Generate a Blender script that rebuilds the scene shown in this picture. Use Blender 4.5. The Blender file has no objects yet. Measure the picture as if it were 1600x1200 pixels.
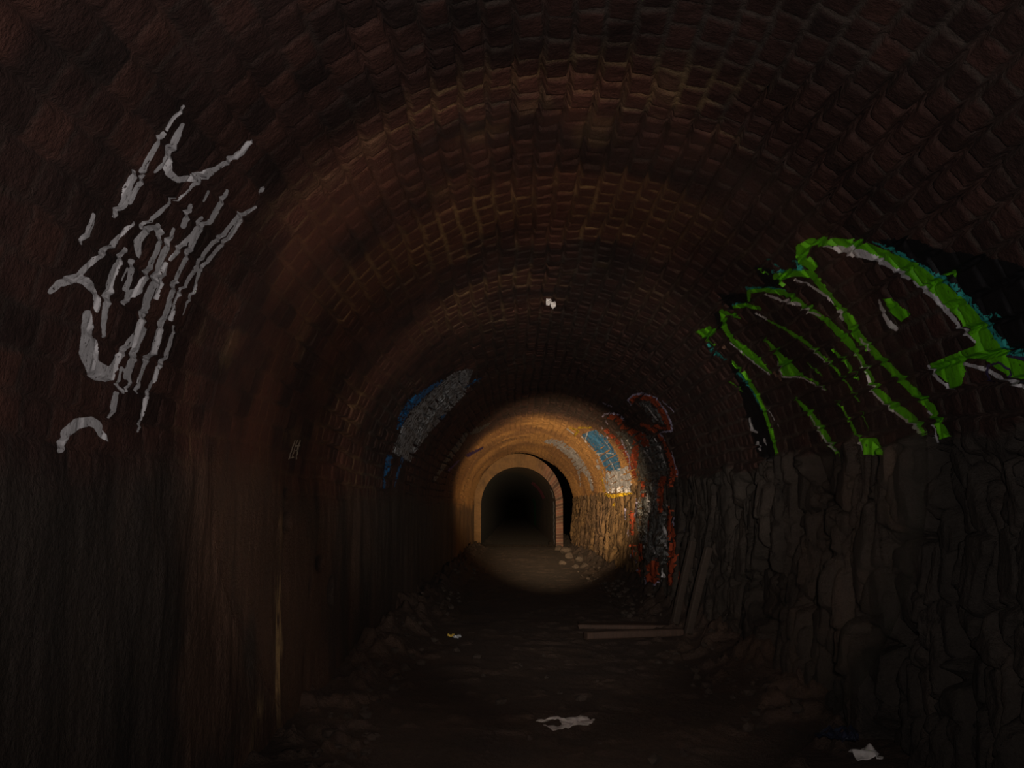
import bpy, bmesh, math, random
import numpy as np
from mathutils import Vector, Matrix

random.seed(5)
C = bpy.context.scene.collection
PI = math.pi

# ---------------------------------------------------------------- camera
F = 1556.0                       # focal length in pixels of the 1600 x 1200 frame
EYE = np.array([0.0, 0.0, 1.5])
PITCH = math.atan(195.0 / F)
YAW = math.atan(5.0 / F)
cam_d = bpy.data.cameras.new('camera')
cam = bpy.data.objects.new('camera', cam_d)
C.objects.link(cam)
cam.location = EYE
cam.rotation_euler = (PI / 2 + PITCH, 0, YAW)
cam_d.sensor_width = 36
cam_d.lens = 36 * F / 1600
cam_d.clip_end = 300
bpy.context.scene.camera = cam
CR = np.array(cam.rotation_euler.to_matrix())

# ---------------------------------------------------------------- world, exposure
sc = bpy.context.scene
w = bpy.data.worlds.new('world')
sc.world = w
w.use_nodes = True
w.node_tree.nodes['Background'].inputs[0].default_value = (0.5, 0.45, 0.42, 1)
w.node_tree.nodes['Background'].inputs[1].default_value = 0.0
vs = sc.view_settings
sc.display_settings.display_device = 'sRGB'
vs.view_transform = 'Standard'
vs.look = 'None'
vs.exposure = 0.0
vs.gamma = 1.0
vs.use_curve_mapping = False
sc.cycles.max_bounces = 4
sc.cycles.diffuse_bounces = 2


# ---------------------------------------------------------------- pixel measuring helpers
def ray(px, py):
    px = np.asarray(px, float); py = np.asarray(py, float)
    d = np.stack([(px - 800), -(py - 600), np.full_like(px, -F)], -1) / F
    return d @ CR.T


def project(P):
    q = (P - EYE) @ CR
    return 800 - F * q[..., 0] / q[..., 2], 600 + F * q[..., 1] / q[..., 2]


def spot(name, loc, px, py, half, blend, power, col, size=0.02):
    l = bpy.data.lights.new(name, 'SPOT')
    l.energy = power
    l.color = col
    l.spot_size = math.radians(2 * half)
    l.spot_blend = blend
    l.shadow_soft_size = size
    o = bpy.data.objects.new(name, l)
    C.objects.link(o)
    o.location = loc
    d = Vector(ray(px, py))
    tgt = Vector(EYE) + d / d.y * 30
    o.rotation_euler = (tgt - Vector(loc)).to_track_quat('-Z', 'Y').to_euler()
    return o


# the camera's small flash, and one hand torch with its hot spot, halo and spill
WARM = (1.0, 0.72, 0.42)
spot('camera_flash', (0.05, 0.02, 1.60), 830, 530, 45, 0.9, 300, (1, 0.93, 0.9), 0.03)
TORCH = (0.20, 0.15, 1.58)
spot('torch_hot_spot', TORCH, 855, 772, 5.9, 0.70, 130000, WARM, 0.02)
spot('torch_halo', TORCH, 850, 740, 15.0, 0.95, 2600, (1.0, 0.9, 0.8), 0.02)
spot('torch_spill', TORCH, 810, 705, 22.3, 0.30, 340, (1.0, 0.80, 0.66), 0.02)


# ---------------------------------------------------------------- noise (numpy)
def _h(ix, iy, seed):
    n = (ix.astype(np.int64) * 374761393 + iy.astype(np.int64) * 668265263 + seed * 974634777) & 0xffffffff
    n = ((n ^ (n >> 13)) * 1274126177) & 0xffffffff
    n = (n ^ (n >> 16)) & 0xffffffff
    return n / 4294967295.0


def vnoise(x, y, seed=0):
    x, y = np.broadcast_arrays(np.asarray(x, float), np.asarray(y, float))
    ix = np.floor(x); iy = np.floor(y)
    fx = x - ix; fy = y - iy
    ux = fx * fx * (3 - 2 * fx); uy = fy * fy * (3 - 2 * fy)
    a = _h(ix, iy, seed); b = _h(ix + 1, iy, seed)
    c = _h(ix, iy + 1, seed); d = _h(ix + 1, iy + 1, seed)
    return (a * (1 - ux) + b * ux) * (1 - uy) + (c * (1 - ux) + d * ux) * uy


def fbm(x, y, seed=0, oct=4):
    v = 0; a = 0.5; t = 0
    for k in range(oct):
        v = v + a * vnoise(x * 2 ** k, y * 2 ** k, seed + 17 * k); t += a; a *= 0.5
    return v / t


def sstep(a, b, x):
    t = np.clip((x - a) / (b - a), 0, 1)
    return t * t * (3 - 2 * t)


# ---------------------------------------------------------------- object helpers
def tag(o, label=None, cat=None, group=None, kind=None):
    if label: o['label'] = label
    if cat: o['category'] = cat
    if group: o['group'] = group
    if kind: o['kind'] = kind
    return o


def thing(name, label, cat, loc=(0, 0, 0), rotz=0, group=None):
    o = bpy.data.objects.new(name, None)
    C.objects.link(o)
    o.empty_display_size = 0.1
    o.location = loc
    o.rotation_euler = (0, 0, rotz)
    return tag(o, label, cat, group)


def link(name, me, mat, parent=None):
    o = bpy.data.objects.new(name, me)
    C.objects.link(o)
    if mat: me.materials.append(mat)
    if parent: o.parent = parent
    return o


def obj(name, bm, mat, parent=None, smooth=True):
    me = bpy.data.meshes.new(name)
    bm.normal_update()
    bm.to_mesh(me); bm.free()
    for p in me.polygons: p.use_smooth = smooth
    return link(name, me, mat, parent)


def grid_mesh(name, V, mat, keep=None, attrs=None, parent=None, flip=False):
    """one mesh from a grid of points V[ni, nj, 3]; keep[ni-1, nj-1] picks the faces"""
    ni, nj = V.shape[:2]
    idx = np.arange(ni * nj).reshape(ni, nj)
    q = np.stack([idx[:-1, :-1], idx[1:, :-1], idx[1:, 1:], idx[:-1, 1:]], -1)
    q = q.reshape(-1, 4) if keep is None else q[keep]
    if flip: q = q[:, ::-1]
    used, inv = np.unique(q, return_inverse=True)
    q = inv.reshape(-1, 4)
    co = V.reshape(-1, 3)[used]
    me = bpy.data.meshes.new(name)
    me.vertices.add(len(co)); me.vertices.foreach_set('co', co.ravel())
    me.loops.add(q.size); me.loops.foreach_set('vertex_index', q.ravel().astype(np.int32))
    me.polygons.add(len(q)); me.polygons.foreach_set('loop_start', np.arange(0, q.size, 4, dtype=np.int32))
    me.update(calc_edges=True)
    me.polygons.foreach_set('use_smooth', np.ones(len(q), bool))
    for k, a in (attrs or {}).items():
        at = me.attributes.new(k, 'FLOAT', 'POINT')
        at.data.foreach_set('value', a.ravel()[used].astype(np.float32))
    me.update()
    return link(name, me, mat, parent)


# ---------------------------------------------------------------- materials
class NT:
    def __init__(s, name):
        s.m = bpy.data.materials.new(name); s.m.use_nodes = True
        s.t = s.m.node_tree
        s.b = s.t.nodes['Principled BSDF']
        s.b.inputs['Specular IOR Level'].default_value = 0.25
        s.tc = s.t.nodes.new('ShaderNodeTexCoord')

    def set(s, inp, v):
        if hasattr(v, 'links'): s.t.links.new(v, inp)
        else: inp.default_value = v

    def noise(s, scale, detail=5, rough=0.6, stretch=(1, 1, 1)):
        mp = s.t.nodes.new('ShaderNodeMapping'); mp.inputs['Scale'].default_value = stretch
        s.t.links.new(s.tc.outputs['Object'], mp.inputs[0])
        n = s.t.nodes.new('ShaderNodeTexNoise')
        n.inputs['Scale'].default_value = scale; n.inputs['Detail'].default_value = detail
        n.inputs['Roughness'].default_value = rough
        s.t.links.new(mp.outputs[0], n.inputs['Vector'])
        return n.outputs['Fac']

    def attr(s, name):
        a = s.t.nodes.new('ShaderNodeAttribute'); a.attribute_name = name
        return a.outputs['Fac']

    def ramp(s, fac, stops):
        r = s.t.nodes.new('ShaderNodeValToRGB')
        e = r.color_ramp.elements
        while len(e) < len(stops): e.new(0.5)
        for k, (p, c) in enumerate(stops):
            e[k].position = p
            e[k].color = (c, c, c, 1) if isinstance(c, (int, float)) else (*c, 1)
        s.t.links.new(fac, r.inputs[0])
        return r.outputs[0]

    def mix(s, fac, a, b, mode='MIX'):
        n = s.t.nodes.new('ShaderNodeMix'); n.data_type = 'RGBA'; n.blend_type = mode
        for i, v in ((0, fac), (6, a), (7, b)):
            if isinstance(v, tuple): v = (*v, 1)
            s.set(n.inputs[i], v)
        return n.outputs[2]

    def math(s, op, a, b):
        n = s.t.nodes.new('ShaderNodeMath'); n.operation = op
        s.set(n.inputs[0], a); s.set(n.inputs[1], b)
        return n.outputs[0]

    def bump(s, h, strength, dist):
        n = s.t.nodes.new('ShaderNodeBump')
        n.inputs['Strength'].default_value = strength; n.inputs['Distance'].default_value = dist
        s.t.links.new(h, n.inputs['Height']); s.t.links.new(n.outputs[0], s.b.inputs['Normal'])

    def done(s, col, rough=0.85):
        s.set(s.b.inputs['Base Color'], (*col, 1) if isinstance(col, tuple) else col)
        s.set(s.b.inputs['Roughness'], rough)
        return s.m


def mat_tunnel():
    n = NT('tunnel_masonry')
    mor, tone, stain_lit, rock, pale = (n.attr(k) for k in ('mortar', 'tone', 'stain_lit', 'rock', 'pale'))
    mott = n.noise(3.0, 6, 0.65)
    fine = n.noise(38, 5, 0.7)
    brick = n.ramp(tone, [(0, (0.042, 0.021, 0.017)), (0.5, (0.080, 0.034, 0.026)), (1, (0.13, 0.052, 0.036))])
    soot_shade = n.ramp(mott, [(0.3, 0.35), (0.62, 1.0)])
    brick = n.mix(1.0, brick, soot_shade, 'MULTIPLY')
    mcol = n.mix(stain_lit, (0.070, 0.050, 0.040), (0.38, 0.23, 0.10))
    bs = n.mix(n.math('MULTIPLY', stain_lit, 0.45), brick, (0.23, 0.080, 0.050))
    beam_ochre = n.attr('beam_ochre')
    bs = n.mix(n.math('MULTIPLY', beam_ochre, 0.9), bs, (0.56, 0.29, 0.09))
    masonry = n.mix(mor, bs, mcol)
    streak = n.noise(1.0, 6, 0.65, (2.2, 2.2, 0.45))
    rk = n.ramp(streak, [(0.28, (0.026, 0.020, 0.016)), (0.55, (0.060, 0.043, 0.034)), (0.75, (0.105, 0.068, 0.050))])
    rk = n.mix(n.math('MULTIPLY', stain_lit, 0.55), rk, (0.17, 0.085, 0.052))
    rk = n.mix(n.math('MULTIPLY', beam_ochre, 0.85), rk, (0.17, 0.092, 0.036))
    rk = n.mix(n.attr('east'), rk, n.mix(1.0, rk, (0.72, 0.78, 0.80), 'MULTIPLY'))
    col = n.mix(rock, masonry, rk)
    col = n.mix(pale, col, (0.55, 0.36, 0.17))
    col = n.mix(n.attr('socket_dark'), col, (0.010, 0.008, 0.007))
    col = n.mix(0.55, col, n.ramp(fine, [(0.3, 0.45), (0.7, 1.0)]), 'MULTIPLY')
    n.bump(n.math('ADD', fine, n.math('MULTIPLY', n.noise(11, 6, 0.7), 1.6)), 0.9, 0.02)
    return n.done(col, 0.8)


def mat_simple(name, c1, c2, scale=12, rough=0.85, bump=0.3, dist=0.01, stretch=(1, 1, 1), spec=None):
    n = NT(name)
    f = n.noise(scale, 6, 0.65, stretch)
    col = n.ramp(f, [(0.3, c1), (0.7, c2)])
    n.bump(f, bump, dist)
    if spec is not None: n.b.inputs['Specular IOR Level'].default_value = spec
    return n.done(col, rough)


def mat_floor():
    n = NT('trodden_dirt')
    a = n.noise(1.3, 6, 0.65); b = n.noise(24, 6, 0.75)
    col = n.ramp(a, [(0.3, (0.028, 0.018, 0.014)), (0.7, (0.052, 0.031, 0.022))])
    col = n.mix(0.7, col, n.ramp(b, [(0.3, 0.4), (0.68, 1.0)]), 'MULTIPLY')
    col = n.mix(n.attr('flash_lift'), col, n.mix(1.0, col, (2.15, 2.25, 2.3), 'MULTIPLY'))
    n.bump(n.math('ADD', b, n.math('MULTIPLY', n.noise(7, 6, 0.7), 2.0)), 1.0, 0.03)
    return n.done(col, 0.9)


def mat_paint(name, c, flake=0.35, dark=(0.05, 0.035, 0.03), rough=0.55, scale=45):
    """spray paint, worn thin in small flakes that bare the dirty brick"""
    n = NT(name)
    f = n.noise(scale, 6, 0.7); g = n.noise(6, 4, 0.6)
    tint = n.mix(1.0, c, n.ramp(g, [(0.25, 0.62), (0.7, 1.0)]), 'MULTIPLY')
    col = n.mix(n.ramp(f, [(flake, 1.0), (flake + 0.06, 0.0)]), tint, dark)
    n.bump(f, 0.7, 0.006)
    return n.done(col, rough)


M_T = mat_tunnel()
M_FLOOR = mat_floor()
M_WOOD = mat_simple('old_timber', (0.024, 0.015, 0.011), (0.065, 0.037, 0.026), 9, 0.8, 0.5, 0.01, (6, 1, 1))
M_WOOD2 = mat_simple('old_timber_upright', (0.018, 0.013, 0.010), (0.042, 0.029, 0.022), 9, 0.8, 0.5, 0.01, (6, 6, 1))
M_DARK = mat_simple('dark_depth_black', (0.004, 0.0035, 0.003), (0.009, 0.008, 0.007), 6, 1.0, spec=0.0)  # black stands in for the darkness of unlit depths
M_IRON = mat_simple('black_iron', (0.003, 0.0028, 0.0028), (0.008, 0.006, 0.005), 14, 0.9, spec=0.0)
M_STONE = mat_simple('broken_stone', (0.020, 0.015, 0.012), (0.040, 0.028, 0.022), 9, 0.9, 0.7, 0.02)
M_ROCK = mat_simple('rough_dark_rock', (0.014, 0.010, 0.008), (0.034, 0.024, 0.018), 9, 0.9, 0.7, 0.02)
M_WHITE = mat_simple('dirty_white_plastic', (0.22, 0.20, 0.19), (0.58, 0.53, 0.52), 14, 0.45, 0.3, 0.01)
M_PAPER = mat_simple('dirty_white_card', (0.55, 0.50, 0.47), (0.8, 0.75, 0.72), 20, 0.7, 0.2, 0.005)
M_BLUEBAG = mat_simple('dark_blue_film', (0.010, 0.012, 0.020), (0.022, 0.026, 0.045), 10, 0.16, 0.2, 0.01, spec=0.7)
M_YEL = mat_simple('yellow_film', (0.5, 0.33, 0.05), (0.75, 0.55, 0.12), 10, 0.4, 0.2, 0.01)
M_GREY = mat_simple('grey_foil', (0.35, 0.38, 0.42), (0.6, 0.62, 0.66), 10, 0.35, 0.2, 0.01)

# ---------------------------------------------------------------- the tunnel shell
XC, R, ZS = 0.4, 2.0, 1.7        # axis, half width and springing height of the brick vault
Z0 = -0.25
LL = ZS - Z0                     # length of each upright wall in the unrolled profile
ARC = PI * R
STOT = 2 * LL + ARC
YEND = 38.9


def base(s):
    s = np.asarray(s, float)
    th = PI - (s - LL) / R
    onl = s < LL; onr = s > LL + ARC
    x = np.where(onl, XC - R, np.where(onr, XC + R, XC + R * np.cos(th)))
    z = np.where(onl, Z0 + s, np.where(onr, ZS - (s - LL - ARC), ZS + R * np.sin(th)))
    nx = np.where(onl, 1.0, np.where(onr, -1.0, -np.cos(th)))
    nz = np.where(onl | onr, 0.0, -np.sin(th))
    return x, z, nx, nz


def wall_at(px, py):
    """where the line of sight through a photograph pixel meets the tunnel wall: (s, y)"""
    d = ray(px, py)
    dx, dz, dy = d[..., 0], d[..., 2], d[..., 1]
    ez = EYE[2] - ZS
    a = dx * dx + dz * dz; b = -XC * dx + ez * dz; c = XC * XC + ez * ez - R * R
    t = (-b + np.sqrt(np.maximum(b * b - a * c, 0))) / a
    zz = ez + dz * t
    th = np.arctan2(zz, dx * t - XC)
    s = LL + (PI - th) * R
    low = zz < 0
    tw = np.where(dx > 0, (XC + R) / np.where(dx == 0, 1e-9, dx), (XC - R) / np.where(dx == 0, 1e-9, dx))
    zw = EYE[2] + dz * tw
    s = np.where(low, np.where(dx > 0, LL + ARC + (ZS - zw), zw - Z0), s)
    t = np.where(low, tw, t)
    return s, dy * t


sg = np.linspace(0, STOT, 760)
ys = [-3.0]
while ys[-1] < YEND:
    y = ys[-1]
    st = 0.09 if y < 2.6 else (0.015 if y < 8 else 0.015 + (y - 8) * 0.0035)
    ys.append(y + st)
yg = np.array(ys); yg[-1] = YEND
S, Y = np.meshgrid(sg, yg, indexing='ij')
BX, BZ, NX, NZ = base(sg)
ZZ = np.broadcast_to(BZ[:, None], S.shape)
right = S > STOT / 2

# masonry: courses along the tunnel, joints worn, some washed out to black cracks
wob = (fbm(S * 1.3, Y * 0.9, 3, 3) - 0.5) * 0.10
cs = (S + wob) / 0.142
ci = np.floor(cs); fs = cs - ci
wy = (fbm(S * 0.9, Y * 1.2, 9, 3) - 0.5) * 0.12
cy = (Y + wy) / 0.215 + 0.30 * (ci % 2) + 0.25 * _h(ci, ci * 0, 5)
cj = np.floor(cy); fy = cy - cj
edge_s = np.minimum(fs, 1 - fs) * 0.142
edge_y = np.minimum(fy, 1 - fy) * 0.215
rag = (fbm(S * 22, Y * 22, 21, 3) - 0.5) * 0.016
ed = np.minimum(edge_s, edge_y) + rag
res = np.interp(Y, [2, 8, 16, 38], [0.015, 0.016, 0.05, 0.15])
jw = 0.011
mortar = 1 - sstep(jw * 0.6, jw * 1.5 + res * 0.3, ed)
fade = 1 - sstep(14, 26, Y) * 0.7
mortar = mortar * fade
tone = np.clip(0.5 + (_h(ci, cj, 31) - 0.5) * 0.9 + (fbm(S * 0.7, Y * 0.7, 41, 3) - 0.5) * 0.8, 0, 1)
lost = sstep(0.50, 0.64, fbm(S * 1.6 + 7, Y * 1.6, 55, 4))          # joints without mortar
crk = (1 - sstep(0.005, 0.015, edge_s + rag * 0.6)) * sstep(0.36, 0.52, fbm(S * 2.1, Y * 0.8 + 4, 57, 4))
hole = mortar * lost
relief = -0.012 * mortar - 0.028 * hole - 0.04 * crk + 0.012 * (_h(ci, cj, 71) - 0.5) \
    + 0.006 * (_h(ci, cj, 73) - 0.5) * (fs - 0.5) * 4 + 0.008 * (fbm(S * 14, Y * 14, 77, 3) - 0.5) * 2
smear = np.maximum(sstep(0.45, 0.7, fbm(S * 0.8 + 3, Y * 0.6, 91, 3)), 0.85 * (1 - sstep(5.4, 7.5, Y))) * (1 - sstep(STOT * 0.34, STOT * 0.46, S))
D_brick = relief * (1 - 0.8 * smear) + 0.05 * (fbm(S * 0.6, Y * 0.5, 81, 3) - 0.5)
mortar = mortar * (1 - 0.75 * smear) * (1 - 0.8 * hole) * (1 - 0.7 * crk)

# broken rock on the right, below the springing
top_r = 1.93 + 0.10 * (fbm(Y * 1.7, Y * 0, 101, 3) - 0.5) * 2 - 0.0
rock_r = np.where(right, 1 - sstep(top_r - 0.03, top_r + 0.03, ZZ), 0)
vwarp = (fbm(Y * 1.6, ZZ * 1.1, 111, 3) - 0.5) * 0.55
yy = Y + vwarp
n1 = vnoise(yy * 2.1, ZZ * 0.7 + 3, 121); n2 = vnoise(yy * 4.6, ZZ * 1.3, 123); n3 = vnoise(yy * 9.5, ZZ * 3.0, 125)
fis1 = 1 - sstep(0.0, 0.10, np.abs(n1 - 0.5)); fis2 = 1 - sstep(0.0, 0.10, np.abs(n2 - 0.52)); fis3 = 1 - sstep(0, 0.14, np.abs(n3 - 0.5))
fis_on = sstep(0.35, 0.6, fbm(Y * 0.9, ZZ * 1.5, 127, 3))


def cells(u, v, seed):
    iu, iv = np.floor(u), np.floor(v)
    f1 = np.full(u.shape, 9.0); f2 = np.full(u.shape, 9.0); cid = np.zeros(u.shape)
    for a in (-1, 0, 1):
        for b in (-1, 0, 1):
            cu, cv = iu + a, iv + b
            d = np.hypot(cu + _h(cu, cv, seed) - u, cv + _h(cu, cv, seed + 1) - v)
            near = d < f1
            f2 = np.where(near, f1, np.minimum(f2, d)); cid = np.where(near, _h(cu, cv, seed + 2), cid); f1 = np.minimum(f1, d)
    return f2 - f1, cid


uu = yy + (fbm(Y * 4, ZZ * 3, 135, 3) - 0.5) * 0.16; vv = ZZ + (fbm(Y * 3, ZZ * 4, 137, 3) - 0.5) * 0.3
e1, c1 = cells(uu / 0.42, vv / 0.85, 141); e2, c2 = cells(uu / 0.17, vv / 0.36, 145)
chunk = 0.16 * (c1 - 0.5) - 0.14 * (1 - sstep(0.0, 0.16, e1)) + 0.06 * (c2 - 0.5) - 0.05 * (1 - sstep(0.0, 0.2, e2))
chunk = chunk * (1 - 0.55 * sstep(9.5, 12, Y))
D_rock = chunk + 0.04 + 0.10 * sstep(1.8, 0.1, ZZ) + 0.12 * (fbm(yy * 1.1, ZZ * 0.8, 131, 4) - 0.5) \
    - 0.08 * fis1 * fis_on - 0.02 * fis2 - 0.01 * fis3 + 0.05 * (fbm(yy * 7, ZZ * 3.4, 133, 4) - 0.5)
# the softer, rendered rock face on the left with its sockets
top_l = 1.62 + 0.16 * (fbm(Y * 1.1, Y * 0, 141, 3) - 0.5) * 2
rock_l = np.where(right, 0, 1 - sstep(top_l - 0.15, top_l + 0.15, ZZ))
D_left = 0.10 * (fbm(Y * 0.8, ZZ * 0.5, 151, 4) - 0.5) + 0.05 * (fbm(Y * 3.2, ZZ * 0.9, 153, 4) - 0.5) + 0.02 * (fbm(Y * 11, ZZ * 3.5, 155, 3) - 0.5)
socket_dark = np.zeros_like(S)
for (px, py, ry, rz, dep) in ((448, 770, .10, .045, .10), (449, 816, .14, .07, .14), (500, 880, .22, .075, .10), (517, 925, .15, .13, .16), (484, 912, .12, .10, .08)):
    s0, y0 = wall_at(px, py)
    g = ((Y - y0) / ry) ** 2 + ((S - s0) / rz) ** 2 + (fbm(Y * 8, ZZ * 8, 161, 3) - 0.5) * 0.8
    D_left = D_left - 0.5 * dep * (1 - sstep(0.35, 1.2, g))
    socket_dark = np.maximum(socket_dark, 0.9 * (1 - sstep(0.4, 1.3, g)))  # near-black colour in and around the sockets
D = D_brick * (1 - rock_r) * (1 - rock_l) + D_rock * rock_r + D_left * rock_l
rock = np.clip(rock_r + rock_l, 0, 1)
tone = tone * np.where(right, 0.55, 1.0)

# iron and lime staining, and painted torch spill, in the ring of brick some five metres in, running down the left wall
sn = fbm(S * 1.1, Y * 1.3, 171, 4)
ring = sstep(4.4, 5.0, Y) * (1 - sstep(8.0, 13.0, Y))  # fades late, so the colour carries the torch spill deeper in
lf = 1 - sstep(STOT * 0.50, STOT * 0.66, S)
stain_lit = ring * lf * sstep(0.36, 0.62, sn)
yst = np.interp(S, [0, STOT * 0.3, STOT * 0.5, STOT * 0.75, STOT], [26.5, 26.5, 24, 19, 19]) + (fbm(S * 0.8, Y * 0.3, 175, 3) - 0.5) * 3  # edge follows the torch beam: lit colour painted into the far masonry
beam_tone = sstep(yst - 1.5, yst + 1.5, Y) * (0.55 + 0.45 * sstep(0.35, 0.6, sn))
beam_ochre = sstep(yst - 1.5, yst + 2, Y) * (0.45 + 0.55 * sstep(0.3, 0.6, fbm(S * 0.9, Y * 0.5, 173, 4)))
stain_lit = np.clip(stain_lit + beam_tone, 0, 1)
pale = np.zeros_like(S)
for (px0, py0, px1, py1, wd, amp) in ((437, 890, 437, 1010, .15, .95), (437, 1000, 432, 1095, .17, 1.0), (442, 810, 437, 900, .14, .3), (402, 1090, 390, 1170, .16, .35), (425, 1085, 442, 1185, .20, .45)):
    s0, y0 = wall_at(px0, py0); s1, y1 = wall_at(px1, py1)
    t = np.clip((S - s0) / (s1 - s0), 0, 1)
    cyl = y0 + (y1 - y0) * t
    lim = sstep(s0 + 0.06, s0 - 0.06, S) * sstep(s1 - 0.08, s1 + 0.08, S)
    a = (1 - sstep(0.25, 1.0, np.abs(Y - cyl + (fbm(S * 5, Y * 3, 181, 3) - 0.5) * 0.12) / wd)) * lim
    a = a * sstep(0.25, 0.6, fbm(Y * 9, S * 3, 187, 3) + 0.1)
    pale = np.maximum(pale, amp * a * sstep(0.3, 0.62, fbm(Y * 26, S * 7, 183, 3)))
pl2 = sstep(0.66, 0.8, fbm(S * 3.1, Y * 3.1, 185, 4)) * ring * lf * 0.12
pale = np.maximum(pale, pl2 * (1 - rock))

crackmask = np.clip(crk + hole * 0.7, 0, 1) * (1 - rock) * (1 - 0.62 * smear)
ATTR = dict(east=np.where(right, 1.0, 0.0), socket_dark=socket_dark, beam_ochre=beam_ochre, mortar=mortar, tone=tone, stain_lit=stain_lit, rock=rock, pale=pale)
D = D + 0.15 * sstep(33, 38.5, Y) * sstep(STOT * 0.45, STOT * 0.6, S)
V = np.stack([BX[:, None] + NX[:, None] * D, Y, BZ[:, None] + NZ[:, None] * D], -1)
iL = int(np.searchsorted(sg, LL)); iR = int(np.searchsorted(sg, LL + ARC - 0.25))
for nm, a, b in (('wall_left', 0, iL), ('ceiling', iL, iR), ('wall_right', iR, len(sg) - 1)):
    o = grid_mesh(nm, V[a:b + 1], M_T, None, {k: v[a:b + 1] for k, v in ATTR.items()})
    tag(o, kind='structure')


def bil(G, s, y):
    fi = np.interp(s, sg, np.arange(len(sg))); fj = np.interp(y, yg, np.arange(len(yg)))
    i = np.minimum(fi.astype(int), len(sg) - 2); j = np.minimum(fj.astype(int), len(yg) - 2)
    u = fi - i; v = fj - j
    return (G[i, j] * (1 - u) + G[i + 1, j] * u) * (1 - v) + (G[i, j + 1] * (1 - u) + G[i + 1, j + 1] * u) * v


def blur(G, k):
    for ax in (0, 1):
        P_ = np.concatenate([np.repeat(G.take([0], ax), k + 1, ax), G, np.repeat(G.take([-1], ax), k, ax)], ax)
        c = np.cumsum(P_, ax)
        n_ = G.shape[ax]
        G = (c.take(range(2 * k + 1, 2 * k + 1 + n_), ax) - c.take(range(0, n_), ax)) / (2 * k + 1)
    return G


DB = blur(D, 1)              # the wall without its small relief: what a paint stroke follows


def wall_point(s, y, off=0.0):
    x, z, nx, nz = base(s)
    d = bil(D, s, y) + off
    return np.stack([x + nx * d, y + 0 * s, z + nz * d], -1)


# ---------------------------------------------------------------- floor
def floor_z(x, y):
    x = np.asarray(x, float); y = np.asarray(y, float)
    z = 0.05 * (fbm(x * 0.9, y * 0.7, 201, 3) - 0.5) + 0.035 * (fbm(x * 4.2, y * 3.1, 203, 4) - 0.5)
    side = sstep(1.75, 2.45, x) * (0.08 + 0.22 * sstep(7, 10, y)) + sstep(-0.95, -1.45, x) * (0.02 + 0.20 * sstep(8, 11, y))
    lump = fbm(x * 5.5, y * 4.2, 205, 4)
    z = z + side * (0.35 + 0.9 * lump) + 0.07 * sstep(0.58, 0.75, lump) * (0.35 + sstep(0.9, 2.0, np.abs(x - 0.3)))
    return np.where(y > 38.5, z * 0.4, z)


xg = np.linspace(-1.95, 2.75, 230)
fy_ = [-3.0]
while fy_[-1] < 220:
    y = fy_[-1]; fy_.append(y + (0.08 if y < 4 else (0.022 if y < 9 else 0.022 + min((y - 9) * 0.006, 0.8))))
FX, FY = np.meshgrid(xg, np.array(fy_), indexing='ij')
o = grid_mesh('floor', np.stack([FX, FY, floor_z(FX, FY)], -1), M_FLOOR, None, dict(flash_lift=(1 - sstep(11, 17, FY + 3 * (fbm(FX, FY * 0.4, 207, 3) - 0.5)))))  # near floor painted lighter for the flash, left darker under the torch beam
tag(o, kind='structure')


def on_floor(px, py, z=0.0):
    d = ray(px, py)
    for _ in range(12):
        p = EYE + d * ((z - EYE[2]) / d[2])
        z = 0.5 * z + 0.5 * float(floor_z(p[0], p[1]))
    return p[0], p[1], float(floor_z(p[0], p[1]))


# ---------------------------------------------------------------- the narrower lining beyond, and the dark gap around it
def prof(x0, x1, zt, n=40, zb=-0.2):
    r = (x1 - x0) / 2; cx = (x0 + x1) / 2
    zs_ = min(zt - r, 1.75)
    p = [(x0, z) for z in np.linspace(zb, zs_, 12)][:-1]
    p += [(cx - r * math.cos(a), zs_ + (zt - zs_) * math.sin(a)) for a in np.linspace(0, PI, n)]
    p += [(x1, z) for z in np.linspace(zs_, zb, 12)][1:]
    return np.array(p)


IN = prof(-1.36, 1.62, 3.16); OUT = prof(-1.64, 1.90, 3.70); SHELL = prof(-2.0, 2.75, 3.95)


def mat_lining():
    n = NT('narrow_brick_lining')
    mor, tone = n.attr('mortar'), n.attr('tone')
    col = n.ramp(tone, [(0, (0.030, 0.014, 0.010)), (0.5, (0.055, 0.023, 0.016)), (1, (0.085, 0.036, 0.024))])
    col = n.mix(n.math('MULTIPLY', mor, 0.8), col, (0.09, 0.06, 0.04))
    col = n.mix(n.attr('lime_lit'), col, (0.060, 0.030, 0.008))
    col = n.mix(n.attr('soot_shade'), col, (0.008, 0.007, 0.006))
    col = n.mix(1.0, col, n.ramp(n.noise(2.2, 6, 0.7), [(0.3, 0.4), (0.65, 1.0)]), 'MULTIPLY')
    n.bump(n.noise(20, 4, 0.7), 0.6, 0.02)
    return n.done(col, 0.85)


M_LIN = mat_lining()


def resample(P, n):
    d = np.r_[0, np.cumsum(np.hypot(*np.diff(P, axis=0).T))]
    t = np.linspace(0, d[-1], n)
    return np.stack([np.interp(t, d, P[:, 0]), np.interp(t, d, P[:, 1])], -1), t


IN2, tin = resample(IN, 320)
d_in = np.r_[0, np.cumsum(np.hypot(*np.diff(IN, axis=0).T))]
k_in = np.interp(tin, d_in, np.arange(len(IN)))           # the same station along jamb and arch, inside and out
OUT2 = np.stack([np.interp(k_in, np.arange(len(OUT)), OUT[:, 0]), np.interp(k_in, np.arange(len(OUT)), OUT[:, 1])], -1)
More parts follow.
